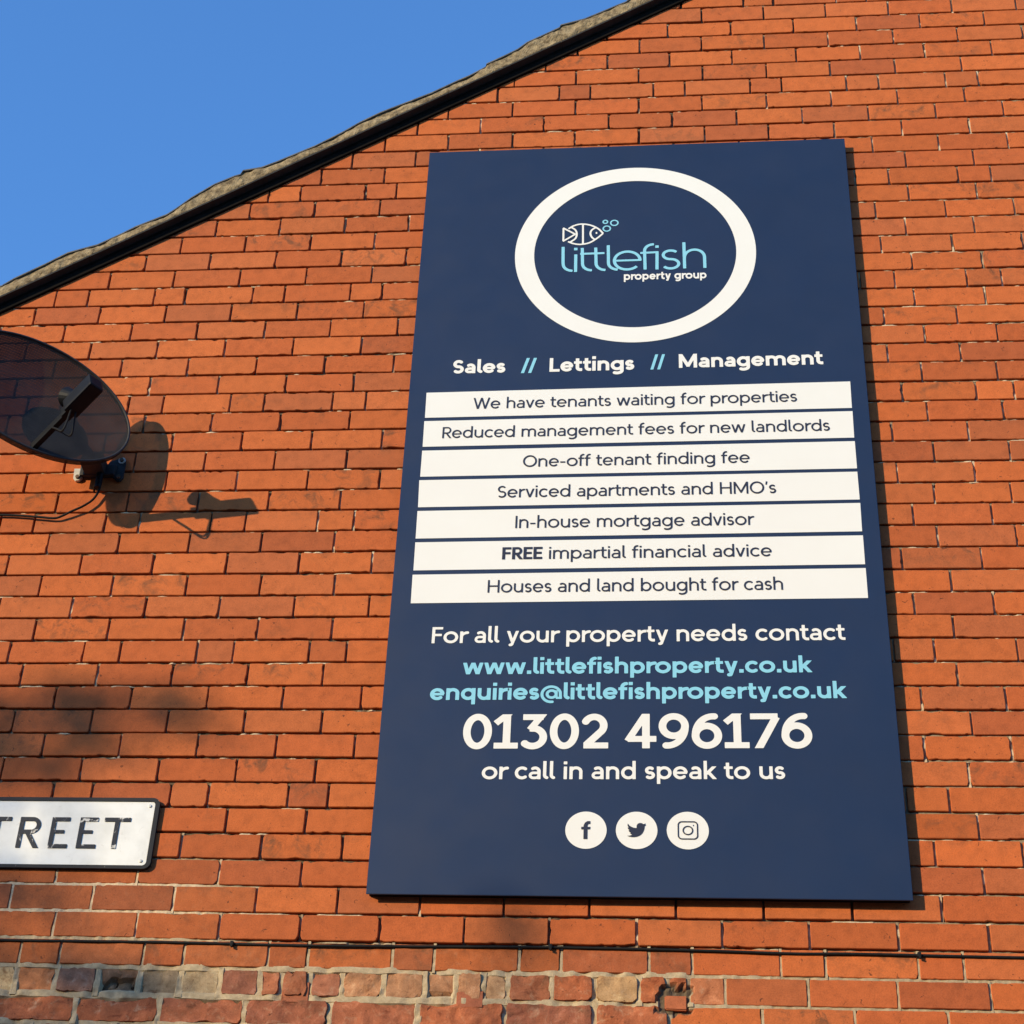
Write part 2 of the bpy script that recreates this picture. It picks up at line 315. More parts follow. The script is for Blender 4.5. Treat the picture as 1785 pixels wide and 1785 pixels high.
def build_wall():
    BV, BF, BT, BD = [], [], [], []; nb = 0
    MV, MF, MT = [], [], []; nm = 0
    kmin, kmax = -46, 58
    for k in range(kmin, kmax):
        z0, z1 = k*.083, (k+1)*.083
        J = course_joints(k)
        for a, b in zip(J, J[1:]):
            xm = (a+b)/2
            if z0 > max(rake(a), rake(b))+.01: continue
            old = oldness(xm, k)
            near = -1.0 < xm < 3.7 and -.55 < z0 < 4.3
            jw = .0055+.0022*old; jb = .0064+.0012*old
            x0, x1 = a+jw/2+rng.normal(0, .0006), b-jw/2+rng.normal(0, .0006); c0, c1 = z0+jb/2+rng.normal(0, .0007), z1-jb/2+rng.normal(0, .0007)
            if k == -2 and .445 < xm < .565: pass
            w, h = x1-x0, c1-c0
            if w < .02: continue
            sx, sz = (.0085, .0095) if near else (.09, .04)
            e = .0017 if near else .004
            us = np.concatenate(([0, e/w], np.linspace(e/w, 1-e/w, max(2, int(w/sx)))[1:-1], [1-e/w, 1])); vs_ = np.concatenate(([0, e/h], np.linspace(e/h, 1-e/h, max(2, int(h/sz)))[1:-1], [1-e/h, 1]))
            U, Vv = np.meshgrid(us, vs_, indexing='ij'); sd = float(rng.random()*900)
            amp = .0010+.0035*old*(.4+rng.random()); chip = .004*(rng.random() < .45)+.004*old
            if not near: amp = chip = 0
            def edge(t, s): 
                n1 = noise(t*9+s, t*0, sd); n2 = noise(t*28+s, t*0+3, sd); n3 = noise(t*5+s*2, t*0+9, sd)
                return amp*(n1*.7+n2*.3)+chip*np.clip((n3-.72)*3.5, 0, 1)
            rc = .0025+.006*old*rng.random()+(.005 if rng.random() < .10 else 0)
            cor = lambda t, L: rc*np.clip(1-np.minimum(t, 1-t)*L/rc, 0, 1)**2 if near else 0
            L_, R_ = edge(Vv*h/.1, 1)+cor(Vv, h), edge(Vv*h/.1, 20)+cor(Vv, h)
            B_, T_ = edge(U*w/.1, 40), edge(U*w/.1, 60)*1.35
            rot = rng.normal(0, .0022)
            X = x0+L_+U*(w-L_-R_); Z = c0+B_+Vv*(h-B_-T_)+(U-.5)*w*rot
            pr = rng.normal(0, .0008)+old*rng.normal(0, .003)
            ring = np.minimum(np.minimum(U*w, (1-U)*w), np.minimum(Vv*h, (1-Vv)*h)) < 1e-6
            Y = pr+(noise(X*40, Z*40, 5)-.5)*(.0008+.005*old)+(noise(X*12, Z*12, 8)-.5)*(.0006+.008*old)+np.where(ring, .0015+.003*old, 0)
            if old > .5: Y += .006*np.clip(noise(X*16, Z*22, sd)-.55, 0, 1)*2.2
            # spalled face
            if k in (-2, -3):
                Y += broken(X, Z)
            lim = rake(X)+.02; Z = np.minimum(Z, lim)
            nu, nv = U.shape
            top = np.stack([X, Y, Z], -1).reshape(-1, 3)
            idx = np.arange(nu*nv).reshape(nu, nv)
            F = np.stack([idx[:-1, :-1], idx[1:, :-1], idx[1:, 1:], idx[:-1, 1:]], -1).reshape(-1, 4)
            per = np.concatenate([idx[:, 0], idx[-1, 1:], idx[-2::-1, -1], idx[0, -2:0:-1]])
            back = top[per].copy(); back[:, 1] = .04
            m_ = len(per); bi = nu*nv+np.arange(m_)
            S = np.stack([np.roll(per, -1), per, bi, np.roll(bi, -1)], -1)
            BV.append(np.concatenate([top, back])); BF.append(np.concatenate([F, S])+nb)
            col = np.array(random.choices(ORANGE, WGT)[0])*(1+rng.normal(0, .045))
            lime = 0.
            if k == -2 and xm < 2.2:
                col = np.array(OLD2[min(OLD2, key=lambda q: abs(q-xm))]); lime = .8
            elif k == -3 and xm < 2.1: col = np.array(random.choice([(.37, .115, .052), (.31, .10, .05), (.40, .115, .045), (.35, .13, .065)])); lime = .9
            elif k < -3 and xm < 2.1: col = np.array(random.choice([(.37, .115, .052), (.31, .10, .05), (.40, .20, .10)])); lime = .8
            elif k == -1 and xm < 2.2: col = col*np.array([.86, .92, 1.0]); lime = .25
            elif k <= 2 and xm < .75: col = col*np.array([.80, .84, .95]); lime = .15
            elif xm > 2.6: col = col*np.array([1.0, .97, .95])
            dirt = 0.
            r_ = rng.random()
            if r_ < .13: dirt = .55+.35*rng.random()
            elif r_ < .45: dirt = .25*rng.random()+.08
            if k <= 2 and xm < .9: dirt = max(dirt, .35*rng.random())
            if k <= -1 and xm < 2.1: dirt = max(dirt, .3+.4*rng.random())
            if not near: dirt = .2
            n_ = nu*nv+m_
            t4 = np.ones((n_, 4)); t4[:, :3] = col; t4[nu*nv:, :3] *= .8
            dat = np.empty((n_, 4)); dat[:nu*nv, 0] = U.ravel(); dat[:nu*nv, 1] = Vv.ravel(); dat[nu*nv:, :2] = .5; dat[:, 2] = lime; dat[:, 3] = dirt
            if k in (-2, -3):
                dd = ((top[:, 0]-.512)/.062)**2+((top[:, 2]+.152)/.030)**2; t4[:nu*nv, :3][dd < 1.05] = (.17, .115, .07)
                dd = broken(top[:, 0], top[:, 2], True); t4[:nu*nv, :3][dd > .005] = (.13, .095, .06)
            BT.append(t4); BD.append(dat); nb += n_
            # the upright joint to the right of this brick
            if b < XR-.01 and z0 < rake(b):
                st = .008 if near else .04
                zz = np.arange(z0-.004, z1+.004+1e-6, st); cc = np.array([-.0065, -.0030, -.001, .0015, .0035, .0065])*(1+.5*old); G, Hh = np.meshgrid(cc, zz, indexing='ij')
                fl = flush(b, z0)*.95; fl = max(fl, .35*(noise(b*3, k*.7, 77) > .72))
                n1 = noise(Hh*60+sd, G*0, 4); pal = np.clip((noise(Hh*38, G*0+b*51, 17)-.62)*6, 0, 1)*(.45 if fl < .3 else 1)
                Yj = .0115*(1-fl)+.0030*fl+(n1-.5)*.004-pal*.0055*(1-fl)
                Yj = np.maximum(Yj, .0008)
                if old > .5:
                    G = G*(1.15+.9*noise(Hh*30, G*0+b*9, 55)); Yj = .0022+(noise(Hh*42, G*60+b*7, 56)-.5)*.010; Yj[0] = Yj[-1] = .011
                else: Yj[0] = Yj[-1] = .024
                bk_ = broken(b+G, Hh, True) if k in (-2, -3) else 0*G; Yj = Yj+bk_*.6
                mv = np.stack([b+G, Yj, np.minimum(Hh, rake(b)+.02)], -1).reshape(-1, 3); q = np.arange(G.size).reshape(G.shape)
                MF.append(np.stack([q[:-1, :-1], q[1:, :-1], q[1:, 1:], q[:-1, 1:]], -1).reshape(-1, 4)+nm)
                pale = np.clip(fl*.95+pal*.8+.12, 0, 1)[..., None]; tc = np.array([.075, .045, .027])*(1-pale)+np.array(MORT if k > -1 else MORT_OLD)*pale; tc = np.where(bk_[..., None] > .005, np.array([.13, .095, .06]), tc)  # recessed mortar sooty, and darkened further to paint in the joint's shadow
                MV.append(mv); MT.append(np.concatenate([tc.reshape(-1, 3), np.ones((G.size, 1))], 1)); nm += G.size
        # the bed joint under this course
        zj = z0; xa = max(XL, (zj-2.64)/.636); xb = min(XR, 2*XP-(zj-2.64)/.636)
        if xb <= xa: continue
        nearz = -.6 < zj < 4.3
        xs = np.concatenate([np.arange(xa, max(xa, -1.0), .05), np.arange(max(xa, -1.0), min(xb, 3.7), .006 if nearz else .05), np.arange(min(xb, 3.7), xb+.04, .05)])
        cc = np.array([-.0085, -.0048, -.0030, -.0008, .0018, .0045, .0085]); G, Hh = np.meshgrid(xs, cc, indexing='ij')
        fl = flush(G, zj+0*G); fl = np.where(xs[:, None] > 2.3, fl*.8, fl)
        n1 = noise(G*70, k*3.7+0*G, 4); n2 = noise(G*14, k*5.1+Hh*60, 6); n3 = noise(G*55, k*2.3+0*G, 9); n4 = noise(G*2.2, k*1.9+0*G, 12)
        lump = np.clip((n2*.55+n3*.35+n4*.25-.665)*7, 0, 1)*(Hh < .001)          # smears of mortar left on the brick below
        Yj = .0110*(1-fl)+.0026*fl+(n1-.5)*.004-lump*.0085*(1-fl)
        Yj = np.maximum(Yj, .0006+.001*n3)
        om = np.clip((2.15-G)/.1, 0, 1)*(k <= -1)*1.0
        Yj = Yj*(1-om)+om*(.0020+(noise(G*34, Hh*60+k, 58)-.5)*.011)
        Yj[:, 0] = Yj[:, -1] = .026
        Yj = np.where((om > .5) & (np.abs(Hh) > .008), .011, Yj)
        bk_ = broken(G, zj+Hh, True) if k in (-2, -1, -3) else 0*G; Yj = Yj+bk_*.6
        Z_ = zj+Hh*(1+.15*fl+om*(.15+.9*noise(G*26, k*2.9+np.sign(Hh)*5, 59)))+(noise(G*6, k*1.3+0*G, 21)-.5)*.0015
        mv = np.stack([G, Yj, Z_], -1).reshape(-1, 3); q = np.arange(G.size).reshape(G.shape)
        MF.append(np.stack([q[:-1, :-1], q[1:, :-1], q[1:, 1:], q[:-1, 1:]], -1).reshape(-1, 4)+nm)
        pale = np.clip(fl*.95+lump+.12, 0, 1)[..., None]; tc = np.array([.075, .045, .027])*(1-pale)+np.array(MORT if k > 0 else MORT_OLD)*pale; tc = np.where(bk_[..., None] > .005, np.array([.13, .095, .06]), tc)  # deep bed mortar: soot plus joint shadow put into the tone
        MV.append(mv); MT.append(np.concatenate([tc.reshape(-1, 3), np.ones((G.size, 1))], 1)); nm += G.size
    # solid backing behind the joints
    pts = [(XL, .022, -Z0), (XR, .022, -Z0), (XR, .022, float(rake(XR))), (XP, .022, float(rake(XP))), (XL, .022, float(rake(XL)))]
    MV.append(np.array(pts)); MT.append(np.tile([.03, .02, .012, 1], (5, 1)))
    V = np.concatenate(BV+MV); bf = np.concatenate(BF); mf = np.concatenate(MF)+nb
    F = bf.tolist()+mf.tolist()+[tuple(range(nb+nm, nb+nm+5))]
    fm = np.concatenate([np.zeros(len(bf)), np.ones(len(mf)+1)])
    tone = np.concatenate(BT+MT); face = np.concatenate(BD+[np.tile([.5, .5, 0, 0], (nm+5, 1))])
    obj('brick_wall', V, F, [M_brick, M_mortar], house, fm, {'tone': tone, 'face': face})
build_wall()
# short brick plugs let into the patched courses
for (xa, xb, za, zb, c, rt) in ((.970, 1.047, -.181, -.119, (.35, .115, .055), .0), (1.452, 1.526, -.186, -.137, (.37, .115, .055), .03), (2.012, 2.072, -.180, -.140, (.43, .125, .05), -.01)):
    bm = bmesh.new(); bmesh.ops.create_cube(bm, size=1)
    for v in bm.verts: v.co = Vector((v.co.x*(xb-xa), v.co.y*.05, v.co.z*(zb-za)+v.co.x*rt*(xb-xa)))
    bmesh.ops.bevel(bm, geom=bm.edges[:], offset=.003, segments=2, affect='EDGES'); bm.verts.index_update()
    Vp = [((xa+xb)/2+v.co.x, (.0235+v.co.y), (za+zb)/2+v.co.z) for v in bm.verts]; Fp = [[v.index for v in f.verts] for f in bm.faces]; bm.free()
    n_ = len(Vp); obj('brick_plug', Vp, Fp, M_brick, house, None, {'tone': np.tile([*c, 1], (n_, 1)), 'face': np.tile([.5, .4, .1, .15], (n_, 1))})
# plain side and rear walls so the house is solid from elsewhere
mb = MB(); D = 8.0
for x0, x1 in ((XL+.03, XL+.20), (XR-.20, XR-.03)):
    zt = float(rake(x0))-.08; mb.box(((x0+x1)/2, D/2+.05, (zt-Z0)/2), (x1-x0, D-.02, zt+Z0))
mb.prism([(XL+.2, -Z0), (XR-.2, -Z0), (XR-.2, float(rake(XR-.2))-.1), (XP, float(rake(XP))-.1), (XL+.2, float(rake(XL+.2))-.1)], D-.15, D)
M_plainbrick = mat('plain_brick', (.4, .12, .05), .9); kk = NT(M_plainbrick); bt = kk.n('ShaderNodeTexBrick'); kk.l(kk.co(), bt.inputs[0])
bt.inputs['Color1'].default_value = (.45, .115, .042, 1); bt.inputs['Color2'].default_value = (.38, .10, .042, 1); bt.inputs['Mortar'].default_value = (.2, .15, .1, 1); bt.inputs['Scale'].default_value = 4.2; bt.inputs['Brick Width'].default_value = 1; bt.inputs['Row Height'].default_value = .35; kk.base(bt.outputs[0])
mb.build('rear_walls', M_plainbrick, house)

# verge: fillet of cement with the tile edges riding on it
VT = [(-0.338, 0.065), (-0.295, 0.075), (-0.191, 0.077), (-0.117, 0.083), (-0.013, 0.053), (0.070, 0.053), (0.116, 0.057), (0.225, 0.046), (0.255, 0.055), (0.306, 0.078), (0.382, 0.095), (0.454, 0.090), (0.476, 0.084), (0.483, 0.100), (0.551, 0.070), (0.607, 0.063), (0.744, 0.054), (0.840, 0.061), (0.903, 0.073), (0.976, 0.076), (1.018, 0.072), (1.079, 0.065), (1.165, 0.056), (1.258, 0.058), (1.304, 0.056), (1.364, 0.063), (1.367, 0.079), (1.444, 0.080), (1.485, 0.083), (1.518, 0.098), (1.579, 0.098), (1.641, 0.099), (1.646, 0.111), (1.737, 0.083), (1.820, 0.078), (1.869, 0.076), (1.896, 0.073)]
vx = [p[0] for p in VT]; vh = [p[1] for p in VT]
xs_ext = list(np.arange(XL-.25, vx[0], .02)); hs_ext = [.058+.030*abs(((x+.34) % .36)/.36-.5)*2 for x in xs_ext]
xs_r = list(np.arange(vx[-1]+.03, XP, .02)); hs_r = [.060+.035*abs(((x-1.9) % .36)/.36-.5)*2 for x in xs_r]
PX = np.array(xs_ext+vx+xs_r+[XP]); PH = np.array(hs_ext+vh+hs_r+[.075])
def topz(x): xx = np.where(x > XP, 2*XP-x, x); return rake(x)+np.interp(xx, PX, PH)
for side in (0, 1):
    xs = np.arange(XL-.25, XP+.001, .007) if side == 0 else np.arange(XP, XR+.25, .03)
    nv_ = 9; G, T = np.meshgrid(xs, np.linspace(0, 1, nv_), indexing='ij')
    hh = topz(G)-rake(G)-.0045
    jag = (noise(G*30, G*0, 41)-.5)*.006
    Z = rake(G)+.004+T*(hh+jag-.004)
    Y = -.040+(noise(G*26, Z*26, 42)-.5)*.009+(noise(G*80, Z*80, 43)-.5)*.004+.010*T**2
    Y[:, 0] += .002
    V = np.stack([G, Y, Z], -1).reshape(-1, 3); q = np.arange(G.size).reshape(G.shape)
    F = np.stack([q[:-1, :-1], q[1:, :-1], q[1:, 1:], q[:-1, 1:]], -1).reshape(-1, 4).tolist()
    # bottom and back so it is a solid bead
    n0 = len(V); bk = np.stack([np.repeat(xs, 2), np.tile([.10, .10], len(xs)), np.stack([rake(xs)+.004, topz(xs)-.0045], -1).ravel()], -1); V = np.concatenate([V, bk])
    for i in range(len(xs)-1):
        a = n0+2*i; F += [(q[i, 0], a, a+2, q[i+1, 0]), (q[i, -1], q[i+1, -1], a+3, a+1), (a, a+1, a+3, a+2)]
    obj('verge_mortar', V, F, M_verge, house)
    # undercloak: thin slates bedded under the fillet
    mb = MB(); L = .42; x = xs[0]; end = xs[-1]
    while x < end-.01:
        x2 = min(x+L, end); j = rng.normal(0, .0015); a, b = float(rake(x)), float(rake(x2))
        mb.prism([(x+.001, a-.004), (x2-.001, b-.004), (x2-.001, b+.004), (x+.001, a+.004)], -.0425+j, .06); x = x2
    mb.build('undercloak', M_under, house)
    mb = MB(); a, b = float(rake(xs[0])), float(rake(xs[-1])); mb.prism([(xs[0], a-.046), (xs[-1], b-.046), (xs[-1], b-.006), (xs[0], a-.006)], -.011, .0); mb.build('verge_shade_strip', M_shade, house)  # added strip, black in place of the verge's shadow on the bricks
# roof: courses of tiles extruded back from the verge profile
for side in (0, 1):
    xs = np.concatenate([PX]) if side == 0 else 2*XP-PX[::-1]
    tz = topz(xs); n = len(xs); rows = []
    th = .006
    for y in (-.036, 8.1):
        rows.append(np.stack([xs, np.full(n, y), tz], -1)); rows.append(np.stack([xs, np.full(n, y), tz-th], -1))
    V = np.concatenate(rows); F = []
    for i in range(n-1):
        a, b, c, d = i, n+i, 2*n+i, 3*n+i
        F += [(b, b+1, a+1, a), (a, a+1, c+1, c), (c, c+1, d+1, d), (d, d+1, b+1, b)]
    obj('roof_tiles', V, F, M_tile, house)
# ---------------------------------------------------------------- lettering: a stroke alphabet turned into outlines
XH, CAP, ASC, DSC = 0.72, 1.0, 1.04, -0.27
def arc(cx, cy, rx, ry, a0, a1, n=None):
    n = n or max(6, int(abs(a1-a0)/7))
    a = np.radians(np.linspace(a0, a1, n))
    return [(cx+rx*math.cos(v), cy+ry*math.sin(v)) for v in a]
def glyph(c, t):
    """strokes (points, half width, clip) and width of one character; cap height 1, stem t"""
    h = t/2; b = max(0, t-0.115); P = []
    def S(*pts, w=None, clip=None): P.append((list(pts), (w or t)/2, clip))
    def bowl(cx, rx): S(*arc(cx, XH/2, rx-h, XH/2-h+.008, 0, 360, 60))
    thin = t*0.9
    if c == 'o': w = .76+b*.6; bowl(w/2, w/2)
    elif c in 'nhmur':
        w = .62+b*.7
        if c == 'm': w = 1.02+b*1.4
        top = ASC if c == 'h' else XH
        if c == 'u':
            S((w-h, XH), (w-h, 0)); r = w/2-h
            S((h, XH), *arc(w/2, h+r*.95-.01, r, r*.95, 180, 360, 30))
        elif c == 'r':
            w = .37+b*.45; S((h, 0), (h, XH)); S(*arc(h+.30+b*.4, XH-h-.27, .30+b*.4, .27, 178, 84, 16))
        else:
            S((h, 0), (h, top))
            k = 2 if c == 'm' else 1; span = (w-t)/k
            for i in range(k):
                x0 = h+i*span; r = span/2
                S(*arc(x0+r, XH-h-r*.9+.01, r, r*.9, 180, 0, 24), (x0+span, 0))
    elif c == 'i' or c == 'j': w = t; S((h, 0), (h, XH)); S((h, XH+.13), (h, XH+.13+max(t, .13)), w=t*1.08)
    elif c == 'l': w = .25+b*.6; S((h, ASC), *arc(h+.14+b*.3, h+.15, .14+b*.3, .15, 180, 262, 12))
    elif c == 't':
        w = .42+b*.7; x = .10+h; S((x, .93), *arc(x+.17, h+.17, .17, .17, 180, 275, 14), (w, h)); S((0, XH-thin/2), (w-.02, XH-thin/2), w=thin)
    elif c == 'f':
        w = .42+b*.6; x = .10+h; S((x, 0), *arc(x+.20, ASC-h-.2, .20, .2, 180, 82, 14)); S((0, XH-thin/2), (w-.02, XH-thin/2), w=thin)
    elif c == 'a':
        w = .57+b*.75; xr = w-h; rx = w/2-h+.0
        S(*arc(xr-rx*.92, XH-h-.2+.005, rx*.92, .2, 132, 0, 22), (xr, 0))
        yt = .43+b*.1; cy = (yt-thin/2+h-.008)/2; ry = yt-thin/2-cy
        S((xr, yt-thin/2), (h+.17, yt-thin/2), *arc(h+.16, cy, .16, ry, 90, 270, 20), *arc(xr-.2, cy+.02, .2, ry+.02, 275, 335, 8), w=thin)
    elif c == 'e':
        w = .70+b*.6; S(*arc(w/2, XH/2, w/2-h, XH/2-h+.008, 4, 316, 56)); S((h, XH/2+.0), (w-h*.4, XH/2+.0), w=thin*.92)
    elif c == 'c': w = .60+b*.6; S(*arc(w/2+.05, XH/2, w/2+.05-h, XH/2-h+.008, 48, 312, 46))
    elif c == 's' or c == 'S':
        H = XH if c == 's' else CAP
        w = (.47 if c == 's' else .60)+b*.7; ry = (H-t)/4+.004; rx = w/2-h
        u = arc(w/2, H-h-ry+.004, rx*.95, ry, 38, 270, 34); d = arc(w/2, h+ry-.004, rx, ry, 90, -142, 34)
        S(*u, *d[1:])
    elif c in 'bdpqg':
        w = .70+b*.6; rx = w/2
        bowl(w/2, rx)
        if c == 'd': S((w-h, 0), (w-h, ASC))
        if c == 'b': S((h, 0), (h, ASC))
        if c == 'p': S((h, DSC), (h, XH))
        if c == 'q': S((w-h, DSC), (w-h, XH))
        if c == 'g': S((w-h, XH), *arc(w/2, -.04+b*.0, rx-h, .27-h, 0, -128, 26))
    elif c in 'vwy':
        w = (.62 if c != 'w' else .98)+b*(.8 if c != 'w' else 1.3); e = .12
        def dia(x0, y0, x1, y1, cl, ww=None):
            dx, dy = x1-x0, y1-y0
            S((x0-dx*e, y0-dy*e), (x1+dx*e, y1+dy*e), w=ww, clip=cl)
        k = h*1.12
        if c == 'v': dia(k, XH, w/2, 0, (0, XH)); dia(w-k, XH, w/2, 0, (0, XH))
        elif c == 'w':
            a, m, z = w*.27, w*.5, w*.73
            dia(k, XH, a, 0, (0, XH)); dia(m, XH, a, 0, (0, XH)); dia(m, XH, z, 0, (0, XH)); dia(w-k, XH, z, 0, (0, XH))
        else:
            dia(k, XH, w/2, 0, (.06, XH))
            sx = (w-k-w/2)/XH
            S((w-k+sx*.1, XH+.1), (w/2-sx*.10, -.10), *arc(w/2-sx*.10-.13, -.11, .12, .27+DSC+.11-.27-h+.27, -5, -80, 10), clip=(-1, XH))
    elif c == 'k':
        w = .58+b*.8; S((h, 0), (h, ASC)); S((h+.06, .30), (w-h*.9+.1, XH+.13), clip=(0, XH)); S((t+.08, XH*.52), (w-h*.8+.06, -.09), clip=(0, XH))
    elif c == '.': w = t*1.15; S((w/2, 0), (w/2, t*1.1), w=w)
    elif c == '-': w = .36; S((0, .36), (w, .36), w=thin)
    elif c == "'": w = t; S((h*1.4, CAP), (h*.6, CAP-.27), w=t*.85)
    elif c == '@':
        w = 1.10; t = t*.78; h = t/2; thin = t*.9; S(*arc(.55, .32, .55-h, .54-h, -78, -345, 60), (w-h, .10))
        S(*arc(.57, .33, .23, .215, 12, 348, 40)); S((.80, .56), (.80, .10)); S((.79, .10), (w, .10), w=thin)
    # capitals
    elif c == 'W':
        w = 1.22; k = h*1.05; e = .1; xs = [k, w*.28, w*.5, w*.72, w-k]
        for i in range(4):
            x0, x1 = xs[i], xs[i+1]; y0, y1 = (1, 0) if i % 2 == 0 else (0, 1)
            S((x0-(x1-x0)*e, y0-(y1-y0)*e), (x1+(x1-x0)*e, y1+(y1-y0)*e), clip=(0, 1))
    elif c == 'M':
        w = .98+b*.9; S((h, 0), (h, 1)); S((w-h, 0), (w-h, 1))
        S((h*.9-.05, 1.1), (w/2+.02, .10), clip=(0, 1)); S((w-h*.9+.05, 1.1), (w/2-.02, .10), clip=(0, 1))
    elif c == 'H': w = .80; S((h, 0), (h, 1)); S((w-h, 0), (w-h, 1)); S((h, .52), (w-h, .52), w=thin)
    elif c == 'I': w = t; S((h, 0), (h, 1))
    elif c == 'O': w = .98; S(*arc(w/2, .5, w/2-h, .5-h+.01, 0, 360, 70))
    elif c == 'L': w = .55+b*.5; S((h, 0), (h, 1)); S((h, thin/2), (w, thin/2), w=thin)
    elif c == 'T': w = .70+b*.5; S((w/2, 0), (w/2, 1)); S((0, 1-thin/2), (w, 1-thin/2), w=thin)
    elif c in 'FE':
        w = .55+b*.5; S((h, 0), (h, 1)); S((h, 1-thin/2), (w, 1-thin/2), w=thin); S((h, .51), (w-.05, .51), w=thin)
        if c == 'E': S((h, thin/2), (w, thin/2), w=thin)
    elif c == 'R':
        w = .64+b*.5; ry = .27-thin/4; rr = ry*.9
        S((h, 0), (h, 1)); S((h, 1-thin/2), (w-rr-h, 1-thin/2), *arc(w-rr-h-.01, 1-thin/2-ry, rr, ry, 90, -90, 24), (h, 1-thin/2-2*ry), w=thin)
        S((w*.42, .48), (w-h*.7+.06, -.09), clip=(0, .5))
    # digits
    elif c == '0': w = .72; S(*arc(w/2, .5, w/2-h, .5-thin/2+.01, 0, 360, 70))
    elif c == '1': w = .60; x = w*.52; S((x, thin/2), (x, 1)); S((.0, thin/2), (w, thin/2), w=thin); S((x+h*.75, 1.0+.055), (.03, .735), clip=(.5, 1), w=thin); 
    elif c == '2':
        w = .66; cy = 1-h-.255+.01; p = arc(w/2-.02, cy, w/2-h, .255, 158, -38, 34); S(*p, (h*1.0+.02, h)); S((h*.55, thin/2), (w, thin/2), w=thin)
    elif c == '3':
        w = .66; r = .30-thin/4
        S((.05, 1-thin/2), (w-.10, 1-thin/2), w=thin); S((w-.02, 1.13), (w*.34, .545), w=thin, clip=(.4, .999))
        S((w*.34, .585), *arc(w/2-.03, .585-r+.0, w/2+.03-h, r, 80, -142, 34))
    elif c == '4':
        w = .76; x = w-.16-h; S((x, 0), (x, 1)); S((.06, .27), (w, .27), w=thin); S((x+.07, 1.12), (.055, .21), clip=(.27-thin/2, .999), w=thin)
    elif c in '69':
        w = .74; r = .325-thin/4
        L = arc(w/2, r+thin/2-.008, w/2-h, r, 0, 360, 50)
        q = arc(w/2+.16, r+thin/2+.02, w/2+.16-h, 1-r-thin-.015, 178, 82, 26)
        if c == '9':
            L = [(w-x, 1-y) for x, y in L]; q = [(w-x, 1-y) for x, y in q]
        S(*L); S(*q, w=t*.95)
    elif c == '7': w = .70; S((0, 1-thin/2), (w-.03, 1-thin/2), w=thin); S((w-h*.7, 1-thin*.6), (.20-.06, -.1), clip=(0, 1-thin*.25))
    else: w = .3
    return P, w
SB = {}
for _c in 'nhmuril1HIMFELRbk': SB[_c] = 1.0
def bearings(c, t):
    l = r = .075
    if c in 'vwyWT7': l = r = .015
    elif c in 'oce0O693s@S2': l = r = .05
    elif c in 'bp': l, r = .085, .05
    elif c in 'dqg': l, r = .05, .085
    elif c == 'a': l, r = .045, .085
    elif c in 'tf': l, r = .01, .01
    elif c == 'r': l, r = .085, .0
    elif c in 'kRLFE': l, r = .085, .02
    elif c == 'l': l, r = .085, .0
    elif c in '14': l = r = .04
    elif c in 'hnmuiHIM': l = r = .088
    q = .80-max(0, t-.115)*2.2
    return l*q, r*q
